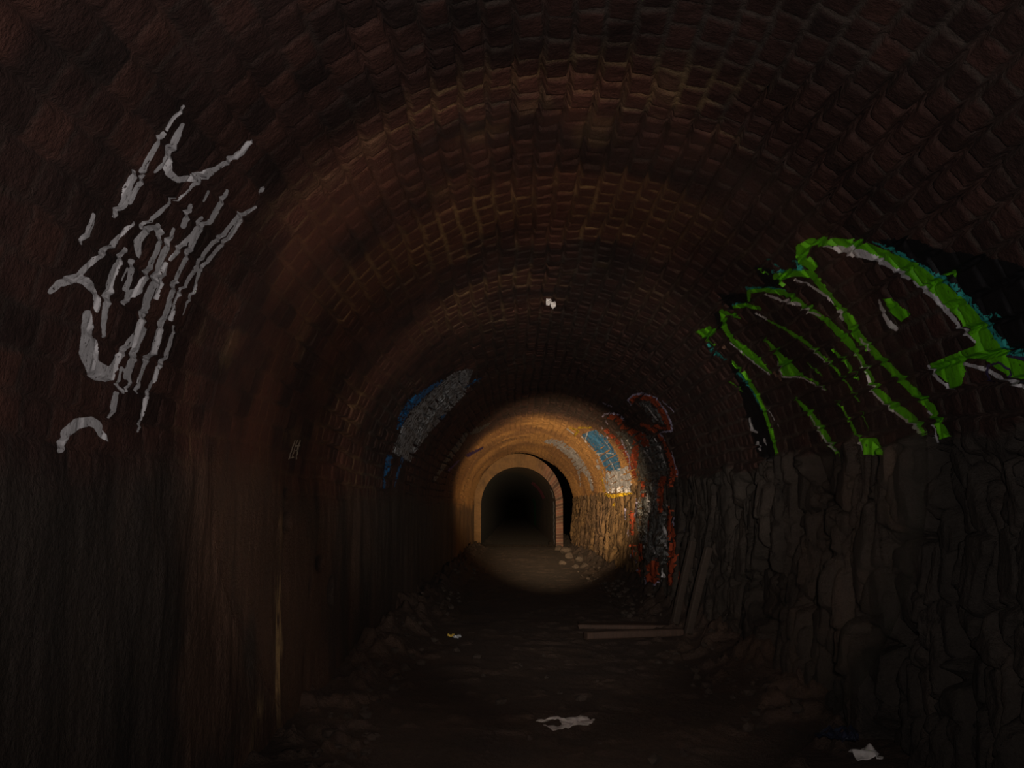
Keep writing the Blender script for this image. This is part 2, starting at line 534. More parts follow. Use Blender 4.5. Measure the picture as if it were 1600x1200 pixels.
# face towards the camera
rr = np.linspace(0, 1, 8)
FV = np.stack([np.stack([OUT2[:, 0] * (1 - q) + IN2[:, 0] * q, np.full(320, 40.0) + 0.02 * fbm(tin * 6, tin * 0 + q * 3, 211, 2), OUT2[:, 1] * (1 - q) + IN2[:, 1] * q], -1) for q in rr], 1)
t2 = np.broadcast_to(tin[:, None], (320, 8))
fm = (np.abs(((t2 / 0.115) % 1) - 0.5) > 0.38) * 1.0
ft = _h(np.floor(t2 / 0.115), np.floor(t2 * 0), 223)
lin = grid_mesh('trim_1', FV, M_LIN, None, dict(mortar=fm, tone=ft, lime_lit=np.broadcast_to(((1 - sstep(0.56, 0.68, tin / tin[-1])) * 0.9)[:, None], (320, 8)).copy(), soot_shade=np.broadcast_to((1 - sstep(0.30, 0.42, tin / tin[-1]))[:, None] * 0.0, (320, 8)).copy()))
tag(lin, kind='structure')
yl = np.concatenate([np.arange(40, 46, 0.1), np.arange(46, 220.1, 1.0)])
TT, YL = np.meshgrid(tin, yl, indexing='ij')
dl = 0.06 * (fbm(TT * 1.2, YL * 0.8, 231, 4) - 0.5) * sstep(40, 41.5, YL)
cxl = 0.21
LV = np.stack([IN2[:, 0][:, None] + dl * np.sign(cxl - IN2[:, 0])[:, None], YL, IN2[:, 1][:, None] - dl * 0.5], -1)
lm = np.maximum((np.abs(((TT / 0.13) % 1) - 0.5) > 0.42) * 1.0, (np.abs(((YL / 0.35) % 1) - 0.5) > 0.42) * 1.0) * 0.5
lt = np.clip(_h(np.floor(TT / 0.13), np.floor(YL / 0.35), 233) * 0.6 + 0.0, 0, 1)
o = grid_mesh('wall_far', LV, M_LIN, None, dict(mortar=lm, tone=lt, lime_lit=(1 - sstep(44, 58, YL)) * sstep(0.3, 0.42, TT / tin[-1]) * (1 - sstep(0.62, 0.72, TT / tin[-1])), soot_shade=1 - sstep(0.30, 0.45, TT / tin[-1] - 0.02 * (YL - 40)))); tag(o, kind='structure')  # yellow crown and black left side paint where the torch does and doesn't reach
# outside of the lining, the cavity shell and its closing faces, all black to paint in the gap's darkness
bm = bmesh.new()


def tube(P, y0, y1):
    a = [bm.verts.new((x, y0, z)) for x, z in P]; b = [bm.verts.new((x, y1, z)) for x, z in P]
    for k in range(len(P) - 1): bm.faces.new((a[k], a[k + 1], b[k + 1], b[k]))


def annulus(P, Q, y):
    a = [bm.verts.new((x, y, z)) for x, z in P]; b = [bm.verts.new((x, y, z)) for x, z in Q]
    for k in range(len(P) - 1): bm.faces.new((a[k], a[k + 1], b[k + 1], b[k]))


SH2, _ = resample(SHELL, 320)
tube(OUT2, 40.0, 150.0); tube(SH2, 38.95, 150.0); annulus(OUT2, SH2, 150.0)
bsp = base(np.linspace(0.05, STOT - 0.05, 320))
annulus(np.stack([bsp[0], bsp[1]], -1), SH2, 38.95)
o = obj('trim_2', bm, M_DARK); tag(o, kind='structure')
bm = bmesh.new()
a = [bm.verts.new((x, 219, z)) for x, z in IN2]; bm.faces.new(a)
o = obj('wall_end', bm, M_DARK); tag(o, kind='structure')  # added black plate where the tunnel runs on into darkness
# back of the tunnel behind the camera
bm = bmesh.new()
a = [bm.verts.new((x, -2.95, z)) for x, z in zip(bsp[0], bsp[1])]; bm.faces.new(a)
o = obj('wall_back', bm, M_DARK); tag(o, kind='structure')


# ---------------------------------------------------------------- graffiti: paint lying on the wall
def seg_sdf(X, Yp, pts):
    best = np.full(X.shape, 1e9)
    for (x0, y0, w0), (x1, y1, w1) in zip(pts[:-1], pts[1:]):
        dx, dy = x1 - x0, y1 - y0
        L = dx * dx + dy * dy + 1e-9
        t = np.clip(((X - x0) * dx + (Yp - y0) * dy) / L, 0, 1)
        d = np.hypot(X - x0 - t * dx, Yp - y0 - t * dy) - (w0 + (w1 - w0) * t) / 2
        best = np.minimum(best, d)
    return best


def poly_sdf(X, Yp, pts):
    n = len(pts); inside = np.zeros(X.shape, bool); best = np.full(X.shape, 1e9)
    for k in range(n):
        x0, y0 = pts[k]; x1, y1 = pts[(k + 1) % n]
        dx, dy = x1 - x0, y1 - y0
        L = dx * dx + dy * dy + 1e-9
        t = np.clip(((X - x0) * dx + (Yp - y0) * dy) / L, 0, 1)
        best = np.minimum(best, np.hypot(X - x0 - t * dx, Yp - y0 - t * dy))
        c = ((y0 > Yp) != (y1 > Yp)) & (X < dx * (Yp - y0) / (dy if dy else 1e-9) + x0)
        inside ^= c
    return np.where(inside, -best, best)


def dense(st):
    """a stroke or outline as closely spaced (x, y, half width) points"""
    pts = st if len(st[0]) == 3 else [(x, y, 0) for x, y in st + st[:1]]
    r = []
    for a, b in zip(pts[:-1], pts[1:]):
        for t in np.linspace(0, 1, 9): r.append([a[i] + (b[i] - a[i]) * t for i in range(3)])
    return np.array(r)


def touching(a, b, tol):
    A, B = dense(a), dense(b)
    d = np.hypot(A[:, None, 0] - B[None, :, 0], A[:, None, 1] - B[None, :, 1]) - (A[:, None, 2] + B[None, :, 2]) / 2
    if d.min() < tol: return True
    for p, q in ((a, b), (b, a)):
        if len(p[0]) == 2 and poly_sdf(np.array([q[0][0]]), np.array([q[0][1]]), p)[0] < 0: return True
    return False


def paint(root, name, mat, shapes, crop, *args, **kw):
    """strokes that touch make one part, strokes apart make parts of their own"""
    left = list(shapes)
    while left:
        grp = [left.pop(0)]
        k = 0
        while k < len(grp):
            near = [q for q in left if touching(grp[k], q, 3.0)]
            left = [q for q in left if not any(q is r for r in near)]
            grp += near; k += 1
        paint_part(root, name, mat, grp, crop, *args, **kw)


def patches(M):
    """label the connected patches of a mask, row run by row run"""
    par = [0]
    def find(a):
        while par[a] != a: par[a] = par[par[a]]; a = par[a]
        return a
    runs = []; prev = []
    for i in range(M.shape[0]):
        e = np.diff(np.concatenate([[0], M[i].astype(np.int8), [0]]))
        cur = []
        for a, b in zip(np.nonzero(e == 1)[0], np.nonzero(e == -1)[0]):
            k = len(par); par.append(k); cur.append((a, b, k)); runs.append((i, a, b, k))
            for a2, b2, k2 in prev:
                if a2 <= b and b2 >= a:
                    r1, r2 = find(k), find(k2)
                    par[max(r1, r2)] = min(r1, r2)
        prev = cur
    ids = {}; lab = np.zeros(M.shape, int)
    for i, a, b, k in runs: lab[i, a:b] = ids.setdefault(find(k), len(ids) + 1)
    return lab, np.bincount(lab.ravel(), minlength=len(ids) + 1)[1:]


def paint_part(root, name, mat, shapes, crop, layer, step=1.0, rag=1.6, crack=True, label=None, worn=0.0, seed=0):
    """one colour of a piece of graffiti; shapes are measured in a crop (x0, y0, scale) of the photograph"""
    cx, cy_, k = crop
    P = []
    for sh in shapes:
        if len(sh[0]) == 3: P.append(('s', [(cx + x / k, cy_ + y / k, w / k) for x, y, w in sh]))
        else: P.append(('p', [(cx + x / k, cy_ + y / k) for x, y in sh]))
    allp = np.array([q[:2] for _, pts in P for q in pts])
    x0, y0 = allp.min(0) - 14; x1, y1 = allp.max(0) + 14
    gx, gy = np.meshgrid(np.linspace(x0, x1, 30), np.linspace(y0, y1, 30))
    s_, yy_ = wall_at(gx, gy)
    ok = (yy_ > 2.0) & (yy_ < YEND - 0.2)
    smin, smax = s_[ok].min(), s_[ok].max(); ymin, ymax = yy_[ok].min(), yy_[ok].max()
    ds = step * np.median(yy_[ok]) / F
    sv = np.arange(smin, smax, ds)
    du = step / (F * 1.9)
    yv = 1 / np.arange(1 / ymin, 1 / ymax, -du)
    SS, YY = np.meshgrid(sv, yv, indexing='ij')
    bxx, bzz, nxx, nzz = base(SS)
    db = bil(DB, SS, YY)
    PX, PY = project(np.stack([bxx + nxx * db, YY, bzz + nzz * db], -1))
    best = np.full(PX.shape, 1e9)
    for kind, pts in P:
        a = np.array([q[:2] for q in pts]); m = 12 + (max(q[2] for q in pts) / 2 if kind == 's' else 0)
        sel = (PX > a[:, 0].min() - m) & (PX < a[:, 0].max() + m) & (PY > a[:, 1].min() - m) & (PY < a[:, 1].max() + m)
        if not sel.any(): continue
        d = (seg_sdf if kind == 's' else poly_sdf)(PX[sel], PY[sel], pts)
        best[sel] = np.minimum(best[sel], d)
    best = best + (fbm(SS * 60, YY * 45, 301 + seed, 3) - 0.5) * 2 * rag
    if worn: best = best + np.maximum(fbm(SS * 34, YY * 26, 311 + seed, 4) - (1 - worn), 0) * 90
    if crack: best = np.where(bil(crackmask, SS, YY) > 0.72, 9, best)
    ins = best < 0
    keep = (ins[:-1, :-1].astype(int) + ins[1:, :-1] + ins[1:, 1:] + ins[:-1, 1:]) >= 3
    if not keep.any(): return None
    V_ = -np.array(root.location) + wall_point(SS, YY, 0.003 + 0.0006 * YY + layer * (0.0012 + 0.0003 * YY))
    lab, size = patches(keep)
    for k in np.nonzero(size >= max(0.10 * size.max(), 6))[0]:
        ii, jj = np.nonzero(lab == k + 1)
        a, b, c, d = ii.min(), ii.max() + 2, jj.min(), jj.max() + 2
        grid_mesh(name, V_[a:b, c:d], mat, (lab == k + 1)[a:b - 1, c:d - 1], None, root)


def graffiti(label, at):
    s, y = wall_at(np.array(float(at[0])), np.array(float(at[1])))
    p = wall_point(np.array([s]), np.array([y]))[0]
    return thing('graffiti', label, 'graffiti', p)


SILVER = mat_paint('silver_paint', (0.68, 0.65, 0.66), 0.36)
WHITEP = mat_paint('white_paint', (0.66, 0.64, 0.66), 0.34)
GREEN = mat_paint('green_paint', (0.125, 0.50, 0.008), 0.34, (0.02, 0.05, 0.008))
TEAL = mat_paint('teal_paint', (0.04, 0.38, 0.34), 0.42, (0.01, 0.02, 0.02))
BLACK = mat_paint('black_paint', (0.010, 0.009, 0.010), 0.25, (0.02, 0.015, 0.012), 0.6)
PURPLE = mat_paint('purple_paint', (0.05, 0.035, 0.10), 0.4)
BROWNP = mat_paint('brown_wash', (0.20, 0.11, 0.075), 0.4)
RED = mat_paint('red_paint', (0.42, 0.075, 0.03), 0.38, (0.05, 0.03, 0.025), 0.6, 25)
GREYP = mat_paint('grey_paint', (0.22, 0.22, 0.22), 0.46, (0.03, 0.03, 0.03), 0.6, 22)
LILAC = mat_paint('lilac_paint', (0.56, 0.50, 0.72), 0.42, (0.06, 0.05, 0.07), 0.6, 25)
BLUE = mat_paint('blue_paint', (0.03, 0.20, 0.46), 0.40, (0.22, 0.30, 0.36), 0.6, 18)
DBLUE = mat_paint('deep_blue_paint', (0.02, 0.20, 0.52), 0.42, (0.02, 0.02, 0.03), 0.6, 18)
YELLOW = mat_paint('yellow_paint', (0.62, 0.40, 0.02), 0.42, (0.08, 0.05, 0.02), 0.6, 18)
PGREY = mat_paint('pale_grey_paint', (0.66, 0.66, 0.72), 0.40, (0.16, 0.13, 0.12), 0.6, 20)
MAGENTA = mat_paint('magenta_paint', (0.42, 0.10, 0.17), 0.4)
DGREEN = mat_paint('dark_green_paint', (0.03, 0.26, 0.12), 0.4)


def sh(l, dy):
    return [[(x, y + dy, w) for x, y, w in st] for st in l]


# --- silver tag on the left (crop from 0,100 at 3.2 times)
S1 = [
    [(918, 212, 22), (860, 270, 26), (828, 325, 20)],
    [(808, 345, 36), (760, 430, 38), (705, 530, 44)],
    [(665, 545, 46), (632, 620, 60), (612, 690, 60), (560, 755, 32)],
    [(712, 560, 34), (670, 630, 40), (645, 685, 44)],
    [(908, 300, 26), (882, 350, 52), (842, 430, 56), (828, 480, 58), (838, 540, 55), (880, 575, 40), (960, 565, 48), (1030, 535, 46), (1070, 525, 32), (1130, 485, 38), (1205, 440, 38), (1235, 395, 34), (1252, 380, 20)],
    [(845, 465, 30), (768, 535, 22)],
    [(1060, 545, 18), (960, 600, 28), (920, 645, 20), (870, 682, 12)],
    [(862, 665, 16), (790, 742, 34), (698, 812, 28)],
    [(662, 790, 20), (580, 872, 38), (520, 930, 40), (440, 1000, 40), (385, 1050, 40)],
    [(245, 1135, 40), (290, 1095, 55), (370, 1068, 62), (425, 1085, 60), (465, 1135, 46), (480, 1205, 44), (478, 1225, 40)],
    [(460, 752, 28), (450, 800, 44), (425, 850, 48), (395, 890, 28)],
    [(685, 955, 34), (682, 885, 58), (720, 832, 46), (778, 808, 48), (798, 850, 40), (780, 930, 36), (745, 1000, 42), (712, 1080, 42), (690, 1120, 42), (625, 1175, 40)],
    [(655, 985, 36), (640, 1080, 40), (622, 1120, 46)],
    [(615, 925, 34), (570, 1020, 52), (540, 1100, 52), (530, 1160, 60), (520, 1230, 45), (510, 1300, 38), (512, 1360, 22)],
    [(628, 1020, 14), (602, 1080, 14)],
    [(862, 822, 24), (830, 900, 44), (790, 1000, 48), (760, 1100, 52), (730, 1170, 58), (712, 1240, 50), (700, 1290, 46), (680, 1345, 46), (630, 1400, 46), (590, 1460, 46), (555, 1520, 52)],
    [(1035, 635, 25), (1015, 682, 20)], [(945, 708, 34), (912, 805, 42)],
    [(1000, 765, 22), (960, 850, 36), (900, 905, 36), (848, 972, 32)],
    [(822, 1000, 34), (800, 1080, 34), (775, 1165, 32)],
    [(1130, 630, 24), (1090, 705, 40), (1050, 780, 34), (1002, 805, 36), (952, 900, 44), (910, 1000, 34), (870, 1080, 36), (850, 1150, 38), (830, 1230, 38), (800, 1290, 44), (780, 1380, 52), (760, 1440, 50), (720, 1480, 38), (705, 1530, 28), (685, 1580, 34), (675, 1640, 24)],
    [(1308, 618, 28), (1297, 648, 8)],
    [(1275, 712, 18), (1215, 745, 36), (1150, 850, 34), (1100, 902, 28), (1050, 962, 32), (990, 1032, 24), (970, 1120, 22), (930, 1190, 18), (908, 1255, 6)],
    [(1190, 748, 24), (1110, 850, 34), (1060, 890, 32), (1010, 950, 30), (960, 1040, 32), (920, 1100, 26), (885, 1150, 28), (862, 1200, 18), (862, 1240, 24), (845, 1275, 26)],
    [(640, 1150, 60), (690, 1130, 50)], [(620, 1190, 45), (640, 1150, 60)],
]
S2 = [
    [(712, 370, 36), (672, 450, 44), (650, 530, 44), (628, 600, 46)],
    [(582, 625, 18), (600, 560, 20), (640, 590, 20), (640, 650, 20), (608, 682, 18), (580, 640, 18)],
    [(572, 690, 36), (560, 755, 38), (545, 805, 20)],
    [(430, 295, 60), (428, 400, 70), (412, 480, 60), (440, 530, 80), (480, 575, 110), (530, 590, 90), (562, 560, 46)],
    [(460, 430, 50), (450, 520, 80)],
    [(866, 352, 14), (842, 440, 26), (815, 510, 28), (782, 560, 24), (770, 612, 24), (740, 650, 20), (720, 730, 22), (700, 800, 18), (682, 875, 12)],
    [(292, 970, 38), (320, 885, 56), (380, 838, 64), (440, 825, 56), (478, 845, 50), (500, 890, 40), (532, 925, 10)],
]
C1 = (0, 100, 3.2); C2 = (0, 400, 3.2)
g = graffiti('tall silver spray-painted tag of slanting strokes on the left brick vault', (230, 420))
paint(g, 'silver_stroke', SILVER, [[(x, y, w * 0.74) for x, y, w in st] for st in S1] + [[(x, y, w * 0.88) for x, y, w in st] for st in sh(S2, 960)], C1, 0, 0.7, 0.9)

# --- green piece on the right (crop from 1050,340 at 2.909 times)
C3 = (1050, 340, 2.909)
g = graffiti('large green outlined piece with white highlights on the right brick vault', (1400, 520))
paint(g, 'black_backing', BLACK, [
    [(930, 98), (1100, 92), (1250, 150), (1370, 160), (1500, 190), (1640, 230), (1640, 610), (1520, 610), (1300, 330), (1150, 240)],
    [(370, 215), (440, 225), (500, 290), (470, 325), (350, 335), (420, 300)],
    [(190, 340), (350, 340), (370, 380), (260, 420)], [(190, 420), (240, 430), (240, 510), (210, 500)],
    [(260, 650), (330, 700), (400, 800), (450, 960), (490, 1110), (400, 1090), (340, 900), (300, 760)]], C3, 0, 1.2, 3, False)
paint(g, 'teal_spray', TEAL, [
    [(560, 190, 14), (600, 235, 24), (540, 240, 22), (465, 240, 20)],
    [(920, 108, 8), (1010, 142, 20), (1100, 200, 30), (1200, 255, 30), (1290, 310, 30), (1375, 400, 32), (1430, 465, 34), (1490, 550, 36), (1540, 605, 40), (1640, 630, 40)],
    [(430, 165, 7), (448, 190, 7)], [(475, 205, 8), (500, 220, 8)], [(345, 315, 18), (430, 318, 16), (520, 326, 18)],
    [(285, 392, 18), (340, 388, 16)], [(170, 570, 16), (190, 605, 26), (250, 640, 16), (300, 690, 14), (380, 790, 22), (420, 870, 18)],
    [(1438, 460, 18), (1460, 440, 18)], [(1480, 440, 14), (1505, 448, 10)]], C3, 1, 1.0, 2.5, True, None, 0.30, 3)
paint(g, 'green_outline', GREEN, [
    [(645, 215, 44), (600, 180, 56), (594, 135, 52), (640, 106, 38), (720, 102, 34), (820, 112, 42), (900, 134, 46), (1000, 184, 62), (1100, 232, 70), (1180, 292, 80), (1260, 352, 82), (1335, 420, 80), (1400, 500, 84), (1440, 575, 90), (1500, 640, 90), (1560, 680, 84), (1650, 710, 84)],
    [(1180, 660), (1300, 612), (1400, 572), (1490, 555), (1520, 640), (1345, 640), (1335, 760), (1290, 776), (1200, 695)],
    [(965, 362), (1010, 365), (1096, 435), (1050, 470), (1000, 430)],
    [(480, 262, 32), (560, 246, 30), (640, 250, 34), (690, 310, 32), (742, 372, 22), (790, 430, 36), (820, 470, 46), (850, 530, 42), (900, 580, 36), (960, 640, 32), (1040, 720, 36), (1120, 800, 36), (1190, 862, 38), (1222, 930, 34), (1245, 985, 40)],
    [(1205, 940), (1240, 930), (1284, 992), (1225, 1010)],
    [(500, 280, 24), (520, 312, 14)], [(355, 372, 12), (356, 330, 20), (420, 322, 18), (520, 334, 26), (580, 372, 28), (650, 420, 26), (720, 470, 28), (790, 540, 42), (830, 580, 34), (845, 610, 26), (880, 660, 24), (910, 720, 24), (940, 782, 34), (1000, 840, 36), (1060, 880, 40), (1120, 930, 40), (1150, 990, 30), (1162, 1045, 14)],
    [(290, 398, 18), (340, 392, 20), (405, 408, 18)],
    [(440, 460, 8), (520, 502, 14), (600, 552, 20), (680, 612, 14), (740, 670, 12), (800, 742, 10), (860, 835, 8)],
    [(232, 420, 22), (248, 500, 26), (280, 550, 24), (340, 602, 42), (400, 650, 36), (458, 704, 8)],
    [(250, 425, 16), (320, 450, 14), (385, 505, 10)],
    [(110, 512), (180, 486), (212, 512), (158, 548)],
    [(158, 540, 14), (200, 572, 14)], [(280, 650, 12), (340, 712, 18), (395, 800, 20), (430, 880, 18), (460, 980, 18), (488, 1080, 18), (508, 1118, 12)],
    [(430, 545, 10), (470, 590, 24), (510, 640, 28)], [(488, 640), (530, 630), (605, 715), (512, 724)], [(600, 715, 10), (670, 750, 12), (712, 782, 6)],
    [(568, 818, 12), (630, 880, 26), (680, 950, 34), (720, 1010, 30), (768, 1084, 12)],
    [(740, 600, 14), (800, 650, 18), (855, 732, 12)], [(758, 830, 8), (800, 890, 12), (840, 970, 16), (872, 1020, 20)],
    [(860, 1000), (940, 998), (980, 1076), (880, 1078)], [(870, 880, 7), (905, 965, 6)],
    [(1250, 255, 14), (1275, 250, 14)], [(1285, 240, 14), (1300, 260, 14)], [(400, 228, 10), (440, 250, 12)], [(620, 655, 8), (690, 715, 8)],
    [(265, 740, 8), (300, 760, 8), (330, 790, 6)]],
    C3, 2, 0.8, 0.9, False)
paint(g, 'white_highlight', WHITEP, [
    [(700, 120, 6), (780, 136, 34), (850, 150, 46), (920, 172, 32), (1000, 212, 24), (1088, 270, 20)],
    [(1112, 285, 18), (1200, 352, 26), (1270, 430, 24), (1330, 500, 20), (1390, 560, 12)],
    [(1345, 660, 16), (1440, 688, 20), (1520, 732, 20), (1640, 775, 22)],
    [(1180, 672, 12), (1220, 730, 18), (1292, 782, 8)],
    [(952, 370, 10), (972, 430, 20), (1000, 480, 28), (1025, 500, 24)],
    [(530, 266, 8), (620, 292, 10), (700, 342, 14), (742, 382, 12)], [(772, 420, 20), (785, 458, 14)], [(866, 545, 12), (908, 598, 12)],
    [(1178, 880, 12), (1192, 895, 10)], [(1205, 940, 12), (1222, 1018, 12)],
    [(430, 342, 8), (520, 372, 18), (590, 388, 16)], [(605, 408, 12), (680, 440, 12)],
    [(842, 612, 8), (892, 690, 8), (928, 796, 10), (1000, 866, 10), (1080, 922, 12), (1128, 960, 20), (1146, 1040, 16)],
    [(388, 428, 10), (440, 456, 10)], [(640, 590, 8), (720, 660, 8)], [(272, 562, 7), (370, 645, 8), (452, 708, 8)], [(490, 650, 8), (512, 720, 8), (600, 722, 8), (710, 782, 6)],
    [(640, 900, 7), (700, 1000, 10), (755, 1060, 10)], [(865, 1020, 10), (885, 1070, 8)], [(438, 855, 6), (495, 945, 6)],
    [(362, 910, 10), (374, 962, 18), (398, 976, 8)], [(400, 1020, 14), (412, 1056, 8)], [(428, 1005, 10), (436, 1030, 10)]],
    C3, 3, 0.8, 0.8, False)
paint(g, 'brown_drip', BROWNP, [[(520 + 26 * k, 975, 5), (530 + 28 * k, 1040 + 12 * (k % 3), 6)] for k in range(8)] + [[(230, 570, 14), (255, 610, 10)], [(470, 700, 14), (500, 735, 12), (490, 660, 10)]], C3, 1, 1.0, 1.5)
paint(g, 'purple_scribble', PURPLE, [
    [(1480, 760, 14), (1445, 710, 16), (1450, 670, 14), (1500, 655, 12), (1550, 690, 14), (1560, 740, 14), (1520, 748, 12)],
    [(1545, 625, 16), (1640, 640, 18)], [(1565, 735, 14), (1640, 745, 14)]], C3, 4, 1.0, 1.0)

# --- red piece over brick and rock (crop from 850,580 at 2.727 times)
C6 = (850, 580, 2.727)
g = graffiti('red and grey painted piece with lilac outline running down the right rock wall', (1020, 760))
paint(g, 'grey_fill', GREYP, [
    [(400, 130), (450, 118), (505, 180), (515, 225), (470, 220)],
    [(300, 250), (390, 255), (470, 265), (520, 340), (535, 440), (505, 470), (440, 470), (400, 470), (385, 400)],
    [(420, 470), (500, 470), (530, 560), (530, 700), (500, 800), (440, 840), (420, 740), (395, 680), (400, 560)],
    [(500, 640, 30), (525, 740, 40), (515, 900, 24)]], C6, 0, 1.0, 3, False, None, 0.44, 5)
paint(g, 'red_fill', RED, [
    [(372, 118, 18), (410, 104, 26), (460, 112, 28), (500, 152, 34), (530, 210, 30), (538, 246, 18)],
    [(385, 130, 18), (420, 180, 14), (465, 225, 16), (520, 245, 14)],
    [(265, 190, 16), (310, 192, 28), (340, 232, 28)], [(262, 242, 20), (310, 290, 20), (350, 342, 22), (380, 410, 28), (388, 446, 22)],
    [(360, 245, 24), (420, 280, 44), (450, 330, 26)], [(400, 300, 34), (385, 400, 34)],
    [(418, 222, 18), (480, 252, 16), (515, 300, 16), (545, 370, 26), (562, 430, 34), (545, 485, 24)],
    [(512, 460, 30), (503, 520, 34), (500, 595, 20)], [(545, 585, 22), (545, 660, 26), (556, 760, 40), (552, 830, 40), (545, 905, 20)],
    [(425, 478, 22), (428, 530, 22)], [(380, 600, 24), (384, 690, 20)], [(384, 745, 24), (388, 790, 16)], [(415, 745, 26), (418, 800, 22)], [(405, 840, 16), (420, 880, 8)],
    [(440, 830), (468, 800), (497, 780), (497, 900), (470, 912), (440, 912)], [(584, 860, 14), (574, 915, 22)], [(450, 640, 12), (455, 690, 10)]],
    C6, 1, 0.8, 1.6, True, None, 0.36, 6)
paint(g, 'lilac_outline', LILAC, [
    [(252, 190, 7), (262, 178, 9), (290, 174, 9), (325, 182, 9), (345, 205, 7)], [(255, 185, 6), (275, 222, 6)],
    [(360, 120, 7), (385, 96, 9), (425, 90, 9), (480, 108, 9), (525, 168, 9), (548, 225, 9), (552, 252, 9), (498, 256, 9)], [(360, 120, 6), (430, 200, 6), (400, 212, 8), (415, 240, 6)],
    [(250, 232, 6), (280, 285, 5)], [(500, 262, 7), (545, 325, 7), (576, 432, 9), (565, 480, 8), (552, 515, 6)], [(335, 290, 7), (370, 370, 8), (375, 440, 5)],
    [(402, 545, 8), (398, 590, 10), (390, 640, 5)], [(354, 588, 10), (354, 630, 8)], [(362, 640, 5), (364, 700, 6), (370, 780, 5), (405, 850, 8)], [(388, 760, 9), (396, 800, 8), (404, 820, 8)],
    [(436, 880, 6), (442, 914, 10), (470, 916, 12), (496, 896, 8)], [(400, 915, 12), (408, 922, 10)],
    [(598, 640, 16), (600, 680, 10)], [(602, 715, 12), (602, 738, 10)], [(555, 600, 6), (562, 700, 5)], [(575, 700, 5), (573, 780, 5)],
    [(490, 104, 4), (545, 155, 6), (596, 210, 4)], [(255, 130, 8), (292, 146, 7)], [(205, 105, 4), (235, 115, 5)]],
    C6, 2, 0.8, 0.9)
paint(g, 'white_streak', WHITEP, [
    [(448, 525, 12), (455, 590, 14), (452, 620, 6)], [(415, 125, 6), (450, 150, 7), (490, 205, 8)], [(360, 290, 8), (378, 325, 6)], [(470, 275, 6), (505, 330, 8), (525, 400, 7)],
    [(520, 632, 8), (524, 690, 16), (530, 750, 12)], [(540, 560, 5), (520, 600, 6)], [(508, 815, 10), (512, 850, 14), (515, 920, 12)], [(440, 690, 6), (450, 730, 6)], [(470, 750, 8), (490, 790, 6)], [(560, 938, 12), (568, 936, 12)], [(430, 330, 6), (480, 400, 5)], [(440, 300, 5), (460, 380, 5)]],
    C6, 3, 0.8, 1.2)

# --- blue and white piece inside the torch beam
g = graffiti('blue and white painted block with yellow edges in the torch beam, right wall', (950, 720))
paint(g, 'blue_fill', BLUE, [[(160, 268), (220, 244), (268, 280), (318, 356), (334, 425), (270, 425), (232, 352)]], C6, 0, 0.7, 1.6, True, None, 0.34, 8)
paint(g, 'pale_fill', PGREY, [[(262, 425), (330, 412), (362, 400), (378, 455), (374, 516), (268, 520)], [(320, 340, 16), (350, 400, 22), (370, 470, 16)]], C6, 0, 0.7, 1.6, True, None, 0.36, 9)
paint(g, 'yellow_edge', YELLOW, [[(112, 236, 8), (150, 250, 10), (135, 268, 10)], [(150, 238, 8), (205, 236, 9)], [(265, 526, 10), (300, 532, 16), (372, 520, 10)], [(300, 545, 10), (304, 580, 10)], [(248, 430, 6), (262, 520, 7)]], C6, 1, 0.7, 1.0)
paint(g, 'white_line', WHITEP, [
    [(165, 275, 5), (200, 320, 5), (235, 350, 5), (260, 400, 5)], [(210, 262, 4), (250, 330, 4), (300, 400, 5)], [(240, 262, 4), (290, 330, 4)], [(255, 420, 6), (262, 470, 6), (275, 510, 5)],
    [(300, 400, 5), (318, 470, 5)], [(335, 410, 5), (355, 480, 5)], [(225, 350, 4), (270, 345, 4), (300, 350, 4)], [(230, 398, 12), (238, 415, 10)], [(100, 240, 6), (130, 262, 5)], [(60, 215, 3), (120, 240, 4)], [(190, 252, 4), (180, 290, 4)]],
    C6, 2, 0.7, 0.8)

# --- pale curved stripe high on the lit ring
C4 = (550, 540, 2.667)
g = graffiti('pale grey curved stripe with drips on the torch-lit right side of the vault', (900, 720))
paint(g, 'pale_stripe', PGREY, [[(790, 396), (835, 384), (880, 395), (930, 432), (975, 490), (1000, 540), (1012, 605), (1000, 608), (985, 550), (955, 520), (950, 575), (940, 520), (900, 460), (850, 420)],
    [(720, 372, 4), (790, 392, 6)], [(965, 540, 9), (965, 610, 6)], [(990, 560, 7), (1004, 600, 6)], [(1020, 470, 8), (1035, 515, 9)]], C4, 0, 0.7, 1.2, True, None, 0.34, 11)
paint(g, 'white_drip', WHITEP, [[(830, 390, 4), (880, 420, 5), (930, 470, 4)], [(960, 480, 4), (1000, 560, 5)], [(950, 530, 4), (958, 590, 5)]], C4, 1, 0.7, 0.8)

# --- grey and blue piece on the left of the vault
g = graffiti('grey block piece with blue edge on the left side of the vault', (680, 640))
paint(g, 'grey_fill', mat_paint('worn_grey_paint', (0.44, 0.46, 0.49), 0.46, (0.05, 0.045, 0.04), 0.6, 16), [
    [(478, 95), (504, 98), (470, 200), (385, 292), (322, 362), (262, 440), (240, 486), (205, 470), (160, 442), (200, 340), (240, 270), (335, 180), (420, 108)],
    [(632, 94, 5), (570, 118, 14), (520, 142, 12), (480, 175, 8)]], C4, 0, 0.8, 1.6, True, None, 0.36, 12)
paint(g, 'blue_edge', DBLUE, [
    [(395, 130), (350, 148), (300, 178), (232, 218), (185, 298), (182, 350), (200, 335), (240, 268), (335, 178)], [(150, 465, 26), (135, 540, 20), (124, 610, 8)], [(205, 470, 14), (190, 520, 12), (172, 585, 8)], [(180, 350, 8), (160, 430, 6)], [(385, 285, 10), (360, 310, 8)], [(540, 128, 8), (470, 170, 8)]], C4, 1, 0.8, 1.8, True, None, 0.36, 13)

